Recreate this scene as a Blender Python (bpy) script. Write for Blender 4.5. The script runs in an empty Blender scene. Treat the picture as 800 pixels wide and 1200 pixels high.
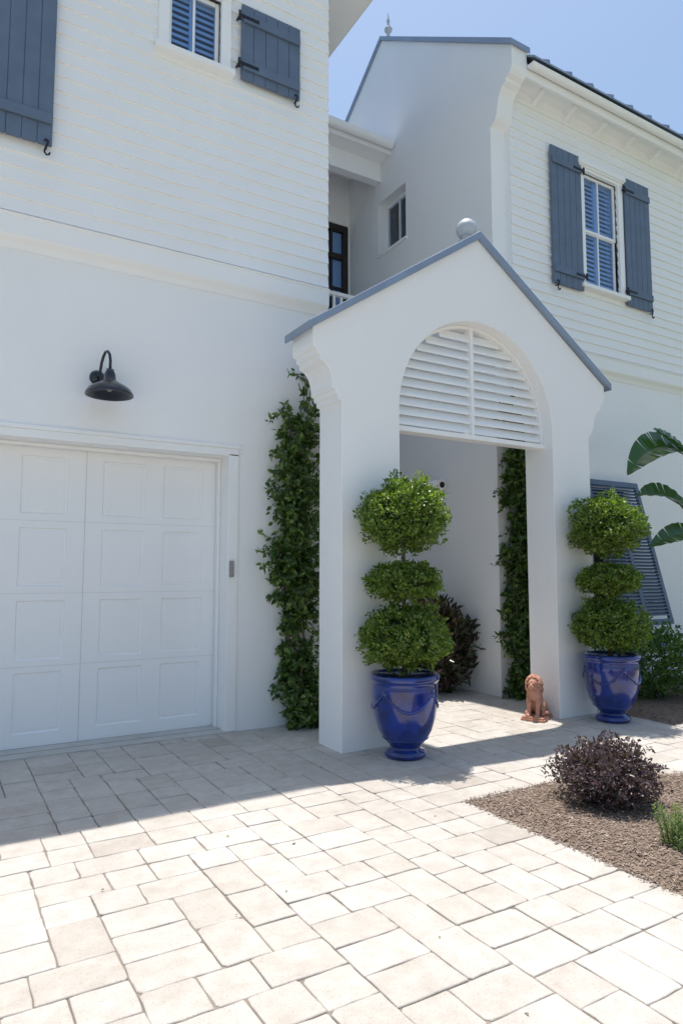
import bpy, math, random
import numpy as np
from mathutils import Vector, Matrix, noise
random.seed(7); rng = np.random.default_rng(7)
S = bpy.context.scene
COL = S.collection
PI = math.pi
R = math.radians

# ------------------------------------------------------------------ materials
def new_mat(name):
    m = bpy.data.materials.new(name); m.use_nodes = True
    nt = m.node_tree; b = nt.nodes['Principled BSDF']
    return m, nt, b
def N(nt, t, **kw):
    n = nt.nodes.new(t)
    for k, v in kw.items():
        if k in n.inputs: n.inputs[k].default_value = v
        else: setattr(n, k, v)
    return n
def paint(name, col, rough=.6, var=.05, vscale=1.5, bump=.1, bscale=60, metallic=0, coat=0, spec=.4, stain=0):
    m, nt, b = new_mat(name)
    tc = N(nt, 'ShaderNodeTexCoord')
    n1 = N(nt, 'ShaderNodeTexNoise', Scale=vscale, Detail=6.0)
    nt.links.new(tc.outputs['Object'], n1.inputs['Vector'])
    r = N(nt, 'ShaderNodeValToRGB')
    r.color_ramp.elements[0].position = .3; r.color_ramp.elements[1].position = .7
    r.color_ramp.elements[0].color = [c*(1-var) for c in col]+[1]
    r.color_ramp.elements[1].color = [min(1, c*(1+var)) for c in col]+[1]
    nt.links.new(n1.outputs['Fac'], r.inputs['Fac'])
    out = r.outputs['Color']
    if stain:
        mp = N(nt, 'ShaderNodeMapping'); mp.inputs['Scale'].default_value = (1.5, 1.5, .6)
        nt.links.new(tc.outputs['Object'], mp.inputs['Vector'])
        n3 = N(nt, 'ShaderNodeTexNoise', Scale=1.2, Detail=8.0)
        nt.links.new(mp.outputs['Vector'], n3.inputs['Vector'])
        r3 = N(nt, 'ShaderNodeValToRGB')
        r3.color_ramp.elements[0].position = .25; r3.color_ramp.elements[1].position = .6
        r3.color_ramp.elements[0].color = (1-stain, 1-stain*1.1, 1-stain*1.4, 1); r3.color_ramp.elements[1].color = (1, 1, 1, 1)
        nt.links.new(n3.outputs['Fac'], r3.inputs['Fac'])
        mx = N(nt, 'ShaderNodeMix', data_type='RGBA', blend_type='MULTIPLY'); mx.inputs[0].default_value = 1
        nt.links.new(out, mx.inputs[6]); nt.links.new(r3.outputs['Color'], mx.inputs[7]); out = mx.outputs[2]
    nt.links.new(out, b.inputs['Base Color'])
    b.inputs['Roughness'].default_value = rough; b.inputs['Metallic'].default_value = metallic
    b.inputs['Coat Weight'].default_value = coat; b.inputs['Coat Roughness'].default_value = .05
    b.inputs['Specular IOR Level'].default_value = spec
    if bump:
        n2 = N(nt, 'ShaderNodeTexNoise', Scale=bscale, Detail=5.0)
        nt.links.new(tc.outputs['Object'], n2.inputs['Vector'])
        bp = N(nt, 'ShaderNodeBump', Strength=bump, Distance=.01)
        nt.links.new(n2.outputs['Fac'], bp.inputs['Height']); nt.links.new(bp.outputs['Normal'], b.inputs['Normal'])
    return m
def leafmat(name, cols, trans=.35, rough=.35):
    m, nt, b = new_mat(name)
    g = N(nt, 'ShaderNodeNewGeometry')
    r = N(nt, 'ShaderNodeValToRGB'); cr = r.color_ramp
    cr.elements[0].color = list(cols[0])+[1]; cr.elements[1].color = list(cols[-1])+[1]
    for i, c in enumerate(cols[1:-1]):
        e = cr.elements.new((i+1)/(len(cols)-1)); e.color = list(c)+[1]
    nt.links.new(g.outputs['Random Per Island'], r.inputs['Fac'])
    nt.links.new(r.outputs['Color'], b.inputs['Base Color']); b.inputs['Roughness'].default_value = rough
    t = N(nt, 'ShaderNodeBsdfTranslucent')
    mul = N(nt, 'ShaderNodeMix', data_type='RGBA', blend_type='MULTIPLY'); mul.inputs[0].default_value = 1
    nt.links.new(r.outputs['Color'], mul.inputs[6]); mul.inputs[7].default_value = (1.7, 1.9, .7, 1)
    nt.links.new(mul.outputs[2], t.inputs['Color'])
    mx = N(nt, 'ShaderNodeMixShader'); mx.inputs[0].default_value = trans
    nt.links.new(b.outputs[0], mx.inputs[1]); nt.links.new(t.outputs[0], mx.inputs[2])
    nt.links.new(mx.outputs[0], nt.nodes['Material Output'].inputs['Surface'])
    return m
M = {}
M['stucco'] = paint('white_stucco', (.92, .925, .93), .9, .01, 1.2, .22, 90, spec=.2, stain=.012)
M['siding'] = paint('white_siding', (.925, .93, .93), .55, .01, 3, .05, 30, stain=.012)
M['trim'] = paint('white_trim', (.93, .935, .935), .45, .01, 3, .03, 40)
M['door'] = paint('garage_paint', (.92, .925, .935), .5, .01, 2, .05, 60, stain=.012)
M['blue'] = paint('slate_blue_paint', (.125, .17, .25), .55, .10, 5, .15, 50)
M['cap'] = paint('blue_grey_metal', (.27, .33, .43), .4, .08, 4, .03, 30, metallic=.3)
M['roof'] = paint('roof_metal', (.30, .36, .45), .4, .1, 3, .03, 30, metallic=.2)
M['iron'] = paint('black_iron', (.012, .014, .02), .4, .1, 20, .1, 80)
M['lamp'] = paint('navy_enamel', (.015, .02, .032), .28, .1, 10, .03, 60, coat=.4)
M['glaze'] = paint('cobalt_glaze', (.003, .024, .20), .18, .5, 9, .12, 14, coat=.8, spec=.5)
M['terracotta'] = paint('terracotta', (.52, .27, .19), .85, .2, 14, .3, 90, spec=.15)
M['soil'] = paint('soil', (.05, .033, .022), .95, .3, 20, .6, 60)
M['bark'] = paint('bark', (.14, .11, .08), .9, .3, 12, .6, 60)
M['galv'] = paint('galvanised', (.50, .53, .57), .5, .1, 8, .05, 40, metallic=.15)
M['grey'] = paint('grey_plastic', (.30, .30, .30), .5, .05, 8, .05, 40)
M['seam'] = paint('door_seam', (.68, .68, .69), .7, .05, 8, .0, 40)
M['concrete'] = paint('concrete', (.58, .56, .53), .9, .08, 4, .3, 60, stain=.12)
M['darkroom'] = paint('dark_interior', (.03, .035, .045), .9, .1, 2, 0)
M['blind'] = paint('window_blind', (.42, .56, .78), .6, .03, 4, 0)
M['darkframe'] = paint('dark_door_frame', (.03, .022, .018), .4, .1, 6, .05)
M['stem'] = paint('green_stem', (.10, .16, .05), .6, .2, 8, .1)
def glassmat():
    m, nt, b = new_mat('window_glass')
    nt.nodes.remove(b)
    gl = N(nt, 'ShaderNodeBsdfGlossy'); gl.inputs['Roughness'].default_value = .02; gl.inputs['Color'].default_value = (.9, .95, 1, 1)
    tr = N(nt, 'ShaderNodeBsdfTransparent'); tr.inputs['Color'].default_value = (.82, .90, .98, 1)
    no = N(nt, 'ShaderNodeTexNoise', Scale=2.0)
    bp = N(nt, 'ShaderNodeBump', Strength=.04); nt.links.new(no.outputs['Fac'], bp.inputs['Height']); nt.links.new(bp.outputs['Normal'], gl.inputs['Normal'])
    fr = N(nt, 'ShaderNodeFresnel', IOR=1.5)
    ad = N(nt, 'ShaderNodeMath', operation='ADD'); ad.inputs[1].default_value = .05
    nt.links.new(fr.outputs[0], ad.inputs[0])
    ge = N(nt, 'ShaderNodeNewGeometry'); inv = N(nt, 'ShaderNodeMath', operation='SUBTRACT'); inv.inputs[0].default_value = 1
    nt.links.new(ge.outputs['Backfacing'], inv.inputs[1])
    mu = N(nt, 'ShaderNodeMath', operation='MULTIPLY'); nt.links.new(ad.outputs[0], mu.inputs[0]); nt.links.new(inv.outputs[0], mu.inputs[1])
    mx = N(nt, 'ShaderNodeMixShader'); nt.links.new(mu.outputs[0], mx.inputs[0])
    nt.links.new(tr.outputs[0], mx.inputs[1]); nt.links.new(gl.outputs[0], mx.inputs[2])
    nt.links.new(mx.outputs[0], nt.nodes['Material Output'].inputs['Surface'])
    return m
M['glass'] = glassmat()
def pavermat():
    m, nt, b = new_mat('tumbled_paver')
    g = N(nt, 'ShaderNodeNewGeometry'); tc = N(nt, 'ShaderNodeTexCoord')
    r = N(nt, 'ShaderNodeValToRGB'); cr = r.color_ramp
    cols = [(.50, .455, .405), (.565, .525, .475), (.60, .565, .52), (.55, .51, .46), (.61, .58, .535), (.575, .54, .49)]
    cr.elements[0].color = list(cols[0])+[1]; cr.elements[1].color = list(cols[-1])+[1]
    for i, c in enumerate(cols[1:-1]):
        e = cr.elements.new((.07, .35, .55, .75)[i]); e.color = list(c)+[1]
    nt.links.new(g.outputs['Random Per Island'], r.inputs['Fac'])
    n1 = N(nt, 'ShaderNodeTexNoise', Scale=8.0, Detail=10.0, Roughness=.7)
    nt.links.new(tc.outputs['Object'], n1.inputs['Vector'])
    r1 = N(nt, 'ShaderNodeValToRGB'); r1.color_ramp.elements[0].position = .3; r1.color_ramp.elements[1].position = .62
    r1.color_ramp.elements[0].color = (.84, .81, .785, 1); r1.color_ramp.elements[1].color = (1.03, 1.03, 1.03, 1)
    nt.links.new(n1.outputs['Fac'], r1.inputs['Fac'])
    mx = N(nt, 'ShaderNodeMix', data_type='RGBA', blend_type='MULTIPLY'); mx.inputs[0].default_value = 1
    nt.links.new(r.outputs['Color'], mx.inputs[6]); nt.links.new(r1.outputs['Color'], mx.inputs[7])
    n3 = N(nt, 'ShaderNodeTexNoise', Scale=.9, Detail=5.0)
    nt.links.new(tc.outputs['Object'], n3.inputs['Vector'])
    r3 = N(nt, 'ShaderNodeValToRGB'); r3.color_ramp.elements[0].position = .35; r3.color_ramp.elements[1].position = .65
    r3.color_ramp.elements[0].color = (.91, .895, .88, 1); r3.color_ramp.elements[1].color = (1.02, 1.02, 1.02, 1)
    nt.links.new(n3.outputs['Fac'], r3.inputs['Fac'])
    mx2 = N(nt, 'ShaderNodeMix', data_type='RGBA', blend_type='MULTIPLY'); mx2.inputs[0].default_value = 1
    nt.links.new(mx.outputs[2], mx2.inputs[6]); nt.links.new(r3.outputs['Color'], mx2.inputs[7])
    n5 = N(nt, 'ShaderNodeTexNoise', Scale=130.0, Detail=3.0)
    nt.links.new(tc.outputs['Object'], n5.inputs['Vector'])
    r5 = N(nt, 'ShaderNodeValToRGB'); r5.color_ramp.elements[0].position = .30; r5.color_ramp.elements[1].position = .42
    r5.color_ramp.elements[0].color = (.78, .75, .72, 1); r5.color_ramp.elements[1].color = (1, 1, 1, 1)
    nt.links.new(n5.outputs['Fac'], r5.inputs['Fac'])
    mx5 = N(nt, 'ShaderNodeMix', data_type='RGBA', blend_type='MULTIPLY'); mx5.inputs[0].default_value = 1
    nt.links.new(mx2.outputs[2], mx5.inputs[6]); nt.links.new(r5.outputs['Color'], mx5.inputs[7])
    nt.links.new(mx5.outputs[2], b.inputs['Base Color']); b.inputs['Roughness'].default_value = .85
    b.inputs['Specular IOR Level'].default_value = .25
    n2 = N(nt, 'ShaderNodeTexNoise', Scale=45.0, Detail=8.0, Roughness=.7)
    nt.links.new(tc.outputs['Object'], n2.inputs['Vector'])
    bp = N(nt, 'ShaderNodeBump', Strength=.5, Distance=.01)
    nt.links.new(n2.outputs['Fac'], bp.inputs['Height']); nt.links.new(bp.outputs['Normal'], b.inputs['Normal'])
    return m
M['paver'] = pavermat()
M['joint'] = paint('joint_sand', (.27, .23, .19), .95, .35, 3, .5, 120)
M['mulch'] = paint('mulch', (.20, .145, .11), .95, .4, 25, .8, 80)
M['chip'] = leafmat('mulch_chip', [(.11, .075, .055), (.26, .19, .145), (.36, .285, .23), (.18, .125, .095), (.50, .42, .35)], trans=0, rough=.9)
M['grass'] = paint('lawn', (.07, .11, .035), .95, .3, 3, .6, 60)
M['topleaf'] = leafmat('topiary_leaf', [(.055, .105, .018), (.10, .17, .028), (.16, .24, .042), (.26, .33, .07), (.08, .14, .024)], .36, .28)
M['vineleaf'] = leafmat('vine_leaf', [(.035, .075, .02), (.06, .12, .028), (.095, .17, .035), (.19, .27, .07)], .33, .28)
M['purple'] = leafmat('purple_leaf', [(.06, .035, .045), (.11, .065, .08), (.17, .12, .135), (.075, .06, .05)], .15, .35)
M['darkshrub'] = leafmat('dark_leaf', [(.035, .055, .025), (.07, .035, .04), (.05, .085, .03), (.09, .045, .05), (.045, .06, .03)], .22, .3)
M['rosemary'] = leafmat('fine_leaf', [(.12, .19, .07), (.22, .29, .11), (.30, .36, .15)], .3, .5)
M['flowerleaf'] = leafmat('shrub_leaf', [(.04, .09, .02), (.07, .15, .03), (.11, .2, .05)], .3, .35)
M['petal'] = leafmat('petal', [(.25, .28, .7), (.4, .42, .8)], .3, .6)
M['palm'] = leafmat('paddle_leaf', [(.04, .10, .025), (.055, .125, .03)], .25, .2)
M['dry'] = leafmat('dry_leaf', [(.16, .10, .05), (.28, .2, .1), (.12, .12, .04)], .1, .7)
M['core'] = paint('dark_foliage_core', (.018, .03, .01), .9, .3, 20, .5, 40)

# ------------------------------------------------------------------ mesh building
class MB:
    def __init__(s): s.v = []; s.f = []; s.sm = []
    def add(s, vs, fs, smooth=False):
        o = len(s.v); s.v += [tuple(p) for p in vs]
        for f in fs: s.f.append(tuple(i+o for i in f)); s.sm.append(smooth)
    def box(s, x0, x1, y0, y1, z0, z1):
        s.add([(x0,y0,z0),(x1,y0,z0),(x1,y1,z0),(x0,y1,z0),(x0,y0,z1),(x1,y0,z1),(x1,y1,z1),(x0,y1,z1)],
              [(0,3,2,1),(4,5,6,7),(0,1,5,4),(1,2,6,5),(2,3,7,6),(3,0,4,7)])
        return s
    def prism(s, poly, axis, a, b, smooth=False):
        n = len(poly)
        mk = (lambda p, t: (p[0], t, p[1])) if axis == 'y' else (lambda p, t: (t, p[0], p[1]))
        vs = [mk(p, a) for p in poly]+[mk(p, b) for p in poly]
        fs = [tuple(range(n)), tuple(range(2*n-1, n-1, -1))]
        for i in range(n): fs.append((i, i+n, (i+1) % n+n, (i+1) % n))
        s.add(vs, fs, smooth); return s
    def lathe(s, prof, c=(0,0,0), n=40, axis='z', smooth=True):
        vs = []; fs = []
        for r, z in prof:
            for k in range(n):
                a = 2*PI*k/n
                p = (r*math.cos(a), r*math.sin(a), z)
                if axis == 'y': p = (p[0], z, p[1])
                vs.append((c[0]+p[0], c[1]+p[1], c[2]+p[2]))
        for i in range(len(prof)-1):
            for k in range(n):
                k2 = (k+1) % n
                fs.append((i*n+k, i*n+k2, (i+1)*n+k2, (i+1)*n+k))
        s.add(vs, fs, smooth); return s
    def tube(s, pts, rad, n=8, caps=True):
        pts = [Vector(p) for p in pts]; vs = []; fs = []
        if not hasattr(rad, '__len__'): rad = [rad]*len(pts)
        up = Vector((0.13, .31, 1)).normalized()
        for i, p in enumerate(pts):
            d = (pts[min(i+1, len(pts)-1)]-pts[max(i-1, 0)]).normalized()
            if abs(d.dot(up)) > .95: a = d.cross(Vector((1, 0, 0))).normalized()
            else: a = d.cross(up).normalized()
            if i and a.dot(pa) < 0: a = -a
            if i:
                a = (pa - d*pa.dot(d)).normalized()
            pa = a; b = d.cross(a)
            for k in range(n):
                t = 2*PI*k/n; vs.append(p+(a*math.cos(t)+b*math.sin(t))*rad[i])
        for i in range(len(pts)-1):
            for k in range(n):
                k2 = (k+1) % n; fs.append((i*n+k, i*n+k2, (i+1)*n+k2, (i+1)*n+k))
        if caps: fs += [tuple(range(n))[::-1], tuple(range((len(pts)-1)*n, len(pts)*n))]
        s.add(vs, fs, True); return s
    def ell(s, c, r, n=14, rot=None):
        vs = []; fs = []; m = n//2+1
        for i in range(m+1):
            th = PI*i/m
            for k in range(n):
                a = 2*PI*k/n
                p = Vector((r[0]*math.sin(th)*math.cos(a), r[1]*math.sin(th)*math.sin(a), r[2]*math.cos(th)))
                if rot: p = rot @ p
                vs.append((c[0]+p.x, c[1]+p.y, c[2]+p.z))
        for i in range(m):
            for k in range(n):
                k2 = (k+1) % n; fs.append((i*n+k, (i+1)*n+k, (i+1)*n+k2, i*n+k2))
        s.add(vs, fs, True); return s
    def build(s, name, mat, parent=None, bevel=0, mats=None):
        me = bpy.data.meshes.new(name); me.from_pydata(s.v, [], s.f)
        me.polygons.foreach_set('use_smooth', s.sm)
        me.materials.append(mat); me.update(); me.validate()
        o = bpy.data.objects.new(name, me); COL.objects.link(o)
        if parent: o.parent = parent
        if bevel:
            b = o.modifiers.new('bevel', 'BEVEL'); b.width = bevel; b.segments = 2; b.limit_method = 'ANGLE'; b.angle_limit = R(40)
        return o
def thing(name, label, cat, loc=(0,0,0), rz=0, group=None):
    o = bpy.data.objects.new(name, None); COL.objects.link(o); o.location = loc; o.rotation_euler = (0,0,rz)
    o.empty_display_size = .1
    o['label'] = label; o['category'] = cat
    if group: o['group'] = group
    return o
def copy_tree(o, parent=None):
    c = o.copy(); COL.objects.link(c)
    if parent: c.parent = parent
    for ch in [k for k in bpy.data.objects if k.parent == o]: copy_tree(ch, c)
    return c

def leaves(name, P, U, Nn, L, W, mat, parent=None, fold=.25, curl=.15):
    P = np.asarray(P, float); U = np.asarray(U, float); Nn = np.asarray(Nn, float); n = len(P)
    L = np.broadcast_to(np.asarray(L, float), (n,))[:, None]; W = np.broadcast_to(np.asarray(W, float), (n,))[:, None]
    U = U/(np.linalg.norm(U, axis=1, keepdims=True)+1e-9)
    Sd = np.cross(U, Nn); Sd /= np.linalg.norm(Sd, axis=1, keepdims=True)+1e-9
    Nn = np.cross(Sd, U)
    V = np.empty((n, 6, 3))
    V[:, 0] = P
    V[:, 1] = P+U*L*.32+Sd*W*.5+Nn*W*fold; V[:, 5] = P+U*L*.32-Sd*W*.5+Nn*W*fold
    V[:, 2] = P+U*L*.7+Sd*W*.36+Nn*(W*fold*.6-L*curl*.4); V[:, 4] = P+U*L*.7-Sd*W*.36+Nn*(W*fold*.6-L*curl*.4)
    V[:, 3] = P+U*L-Nn*L*curl
    base = (np.arange(n)*6)[:, None]
    F = np.concatenate([base+np.array([[0, 1, 2, 3]]), base+np.array([[0, 3, 4, 5]])], axis=1).reshape(-1, 4)
    me = bpy.data.meshes.new(name)
    me.vertices.add(n*6); me.vertices.foreach_set('co', V.reshape(-1))
    me.loops.add(F.size); me.loops.foreach_set('vertex_index', F.reshape(-1))
    me.polygons.add(len(F)); me.polygons.foreach_set('loop_start', np.arange(len(F))*4); me.polygons.foreach_set('loop_total', np.full(len(F), 4))
    me.materials.append(mat); me.update(calc_edges=True); me.validate()
    o = bpy.data.objects.new(name, me); COL.objects.link(o)
    if parent: o.parent = parent
    return o
def rdir(n):
    d = rng.normal(size=(n, 3)); return d/np.linalg.norm(d, axis=1, keepdims=True)
def cloud(n, c, r, inner=.75, lump=.12, lscale=5, seed=0):
    d = rdir(n); rr = inner+(1.04-inner)*rng.random(n)**.6
    out = np.empty((n, 3))
    for i in range(n):
        k = 1+lump*noise.noise(Vector(d[i]*lscale*.5)+Vector((seed, seed*2, 3)))*1.6
        out[i] = np.array(c)+d[i]*np.array(r)*rr[i]*k
    return out, d

# ------------------------------------------------------------------ ground & paving
g = MB(); g.box(-300, 300, -300, 300, -.3, -.06); go = g.build('ground', M['grass']); go['kind'] = 'structure'
g = MB(); g.box(-60, 60, -22, -6.6, -.059, -.03); go = g.build('bounce_slab', M['concrete']); go['kind'] = 'structure'  # unseen pale slab behind the camera, added to bounce light onto the facades
m = .104
X0, Y0 = 2.95-96*m, 3.42-96*m
NX, NY = 160, 153
def back_edge(x): return 3.42-max(0, min(1.3, x-3.75))*.36
def allowed(i, j):
    x = X0+(i+.5)*m; y = Y0+(j+.5)*m
    if x > 2.95 and y < back_edge(x)-(.12 if x > 3.8 else 0): return False
    if x > 6.1 and y > 4.02: return False
    if y > 6.0 and not (3.3 < x < 5.8): return False
    if y > 9.3: return False
    return True
occ = [[not allowed(i, j) for j in range(NY)] for i in range(NX)]
opts = [(2,2)]*6+[(3,2)]*6+[(2,3)]*2+[(3,3)]*1
mb = MB()
def paver(x0, x1, y0, y1):
    gp = .0018+random.random()*.0018
    x0 += gp; x1 -= gp; y0 += gp; y1 -= gp
    j = lambda: random.uniform(-.003, .003)
    z0 = random.uniform(-.002, .002); tx, ty = random.uniform(-.008, .008), random.uniform(-.008, .008)
    cx, cy = (x0+x1)/2, (y0+y1)/2
    ring = []
    def side(a, b, k):
        for t in range(k): ring.append((a[0]+(b[0]-a[0])*t/k+j(), a[1]+(b[1]-a[1])*t/k+j()))
    c = [.003+random.random()**3*.016 for _ in range(4)]
    pts = [(x0+c[0], y0), (x1-c[1], y0), (x1, y0+c[1]), (x1, y1-c[2]), (x1-c[2], y1), (x0+c[3], y1), (x0, y1-c[3]), (x0, y0+c[0])]
    for q in range(8):
        side(pts[q], pts[(q+1) % 8], 4 if q % 2 == 0 else 1)
    n = len(ring); vs = []; fs = []
    for (ins, dz) in ((0, -.03), (0, -.004), (.002, -.0012), (.005, 0)):
        for (x, y) in ring:
            dx, dy = cx-x, cy-y; l = math.hypot(dx, dy)
            x2 = x+math.copysign(min(ins, abs(dx)), dx)*(abs(dx)/l)**.3; y2 = y+math.copysign(min(ins, abs(dy)), dy)*(abs(dy)/l)**.3
            vs.append((x2, y2, z0+dz+(x2-cx)*tx+(y2-cy)*ty))
    for a in range(3):
        for k in range(n): k2 = (k+1) % n; fs.append((a*n+k, a*n+k2, (a+1)*n+k2, (a+1)*n+k))
    fs.append(tuple(range(3*n, 4*n)))
    mb.add(vs, fs, False)
for j in range(NY):
    for i in range(NX):
        if occ[i][j]: continue
        random.shuffle(opts)
        run = 0
        while i+run < NX and not occ[i+run][j]: run += 1
        for idx, (w, h) in enumerate(opts+[(1, 2), (2, 1), (3, 1), (1, 1)]):
            if idx < len(opts) and run-w == 1: continue
            if i+w <= NX and j+h <= NY and all(not occ[a][b] for a in range(i, i+w) for b in range(j, j+h)):
                for a in range(i, i+w):
                    for b in range(j, j+h): occ[a][b] = True
                paver(X0+i*m, X0+(i+w)*m, Y0+j*m, Y0+(j+h)*m); break
o = mb.build('driveway', M['paver']); o['kind'] = 'structure'
j = MB(); j.box(X0-.2, 9.6, Y0-.2, 9.3, -.05, -.007); o = j.build('paving_bed', M['joint']); o['kind'] = 'structure'
random.seed(21)
P = [(random.uniform(-1.5, 5), random.uniform(1.2, 5.6), .006) for _ in range(34)]
U = rdir(34); U[:, 2] *= .2
lt = leaves('fallen_leaves', P, U, rdir(34)*.3+np.array([0, 0, 1]), .010+rng.random(34)**3*.03, .006+rng.random(34)**2*.010, M['dry']); lt['kind'] = 'stuff'

def mulch_bed(x0, x1, y0, y1, nchip, cx0, cx1, cy0, cy1, edge=None):
    b = MB(); st = .04; nx = int((x1-x0)/st); ny = int((y1-y0)/st); vs = []; fs = []
    def hz(x, y):
        yb = edge(x) if edge else y1
        e = min(x-x0, x1-x, y-y0, yb-y)
        if e < 0: return -.008+max(-.04, e*.8)
        return -.008+min(.035, e*.18)+(.012 if (edge and x > 3.8 and yb-y < .3) else 0)*min(1, e*12)+.018*noise.noise(Vector((x*2, y*2, 1)))*min(1, e*4)+.006*noise.noise(Vector((x*9, y*9, 4)))
    for q in range(ny+1):
        for p in range(nx+1):
            x = x0+(x1-x0)*p/nx; y = y0+(y1-y0)*q/ny; vs.append((x, y, hz(x, y)))
    for q in range(ny):
        for p in range(nx): a = q*(nx+1)+p; fs.append((a, a+1, a+nx+2, a+nx+1))
    b.add(vs, fs, True); o = b.build('mulch_bed', M['mulch']); o['kind'] = 'stuff'
    P = []
    for _ in range(nchip):
        x = random.uniform(cx0, cx1); y = random.uniform(cy0, cy1)
        if edge and y > edge(x)+random.random()**3*.09: continue
        P.append((x, y, max(.001, hz(max(x, x0), min(y, (edge(x) if edge else y1)-.01)))+.002+random.random()*.005))
    n = len(P); U = rdir(n); U[:, 2] *= .12; Nn = rdir(n)*.3+np.array([0, 0, 1])
    c = leaves('mulch_chips', P, U, Nn, .010+rng.random(n)**2*.030, .004+rng.random(n)*.005, M['chip'], None, .12, .04); c['kind'] = 'stuff'
mulch_bed(2.955, 8.2, -2, 3.415, 60000, 2.92, 6.2, .8, 3.45, back_edge)
mulch_bed(6.11, 13, 4.03, 5.93, 9000, 6.09, 9.5, 4.02, 5.9)

# ------------------------------------------------------------------ house helpers
PITCH = .128
def siding(mb, x0, x1, z0, z1, yf):
    k0 = int(math.floor(z0/PITCH))
    for k in range(k0, int(z1/PITCH)+1):
        a, b = k*PITCH, (k+1)*PITCH; lo, hi = max(a, z0), min(b, z1)
        if hi-lo < .004: continue
        f = lambda z: yf-.019*(1-(z-a)/PITCH)
        mb.add([(x0, f(lo), lo), (x1, f(lo), lo), (x1, f(hi), hi), (x0, f(hi), hi), (x0, yf+.001, lo), (x1, yf+.001, lo), (x1, yf+.001, hi), (x0, yf+.001, hi)],
               [(0, 1, 2, 3), (4, 5, 1, 0), (0, 3, 7, 4), (1, 5, 6, 2)])
def around(openings, x0, x1, z0, z1):
    xs = x0; out = []
    for (a, b, c, d) in sorted(openings):
        out.append((xs, a, z0, z1)); out.append((a, b, z0, c)); out.append((a, b, d, z1)); xs = b
    out.append((xs, x1, z0, z1)); return [r for r in out if r[1]-r[0] > .001 and r[3]-r[2] > .001]
def window(parent, x0, x1, z0, z1, yf, two_sash=True, case=.10):
    w = MB()
    w.box(x0-case, x0, yf-.035, yf+.10, z0, z1).box(x1, x1+case, yf-.035, yf+.10, z0, z1)
    w.box(x0-case, x1+case, yf-.04, yf+.10, z1, z1+case)
    win = w.build('window', M['trim'], parent, .004)
    h = MB(); h.box(x0-case-.03, x1+case+.03, yf-.075, yf-.041, z1+case-.035, z1+case+.03); h.box(x0-case-.015, x1+case+.015, yf-.06, yf-.041, z1+case-.06, z1+case-.035); h.build('head_moulding', M['trim'], win, .004)
    s = MB(); s.box(x0-case-.03, x1+case+.03, yf-.09, yf+.10, z0-.055, z0-.001); s.build('sill', M['trim'], win, .006)
    f = MB(); t = .038; zm = (z0+z1)/2
    secs = [(z0, zm+.015, .045), (zm-.015, z1, .025)] if two_sash else [(z0, z1, .035)]
    for (a, b, dy) in secs:
        f.box(x0, x0+t, yf+dy, yf+dy+.03, a, b).box(x1-t, x1, yf+dy, yf+dy+.03, a, b)
        f.box(x0+t, x1-t, yf+dy+.001, yf+dy+.029, a, a+t).box(x0+t, x1-t, yf+dy+.001, yf+dy+.029, b-t, b)
        f.box((x0+x1)/2-.011, (x0+x1)/2+.011, yf+dy+.002, yf+dy+.027, a+t, b-t)
    f.build('sash', M['trim'], win, .003)
    g_ = MB()
    for (a, b, dy) in secs: g_.box(x0+t, x1-t, yf+dy+.012, yf+dy+.015, a+t, b-t)
    g_.build('pane', M['glass'], win)
    bl = MB(); yb = yf+.08
    for (a, b) in ((x0+.03, (x0+x1)/2-.03), ((x0+x1)/2+.03, x1-.03)):
        z = z0+.04
        while z < z1-.05:
            bl.add([(a, yb, z), (b, yb, z), (b, yb+.022, z+.046), (a, yb+.022, z+.046), (a, yb+.006, z), (b, yb+.006, z), (b, yb+.028, z+.046), (a, yb+.028, z+.046)],
                   [(0, 1, 2, 3), (4, 7, 6, 5), (0, 4, 5, 1), (3, 2, 6, 7)])
            z += .064
    bl.box((x0+x1)/2-.03, (x0+x1)/2+.03, yb-.002, yb+.03, z0, z1).box(x0, x0+.03, yb-.002, yb+.03, z0, z1).box(x1-.03, x1, yb-.002, yb+.03, z0, z1)
    bl.build('interior_louvre', M['blind'], win)
    d = MB(); d.box(x0-.01, x1+.01, yf+.185, yf+.195, z0-.01, z1+.01); d.build('room_shade', M['darkroom'], win)
    return win
def s_dog(x, y, z, flip=1):
    t = MB()
    pts2 = [(x-.018*flip, y, z+.08), (x-.004*flip, y, z+.094), (x+.012*flip, y, z+.085), (x+.010*flip, y, z+.06), (x, y, z+.035), (x-.012*flip, y, z+.005), (x-.014*flip, y, z-.02), (x+.002*flip, y, z-.038), (x+.022*flip, y, z-.03), (x+.026*flip, y, z-.012)]
    t.tube(pts2, .008, 8); t.tube([(x, y-.002, z+.035), (x, y+.05, z+.035)], .008, 8)
    return t
def shutter(parent, x0, x1, z0, z1, y, n, hinge_left, dogx, battens):
    b = MB(); w = (x1-x0)/n
    for k in range(n):
        b.box(x0+k*w+.0025, x0+(k+1)*w-.0025, y-.028, y, z0, z1)
    b.box(x0+.004, x1-.004, y-.02, y-.006, z0+.004, z1-.004)
    for zb in battens: b.box(x0+.012, x1-.012, y-.052, y-.0281, zb-.045, zb+.045)
    sh = b.build('shutter', M['blue'], parent, .003)
    for zb in battens:
        h = MB(); xa = x0 if hinge_left else x1; sg = 1 if hinge_left else -1
        xs = sorted((xa-sg*.035, xa+sg*.17)); h.box(xs[0], xs[1], y-.060, y-.0521, zb-.014, zb+.014)
        h.tube([(xa-sg*.03, y-.05, zb-.045), (xa-sg*.03, y-.05, zb+.045)], .014, 10)
        h.tube([(xa-sg*.03, y-.05, zb), (xa-sg*.03, y+.03, zb)], .01, 8)
        h.build('strap_hinge', M['iron'], sh)
    s_dog(dogx, y-.045, z0-.06, 1).build('shutter_dog', M['iron'], sh)
    return sh

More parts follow.
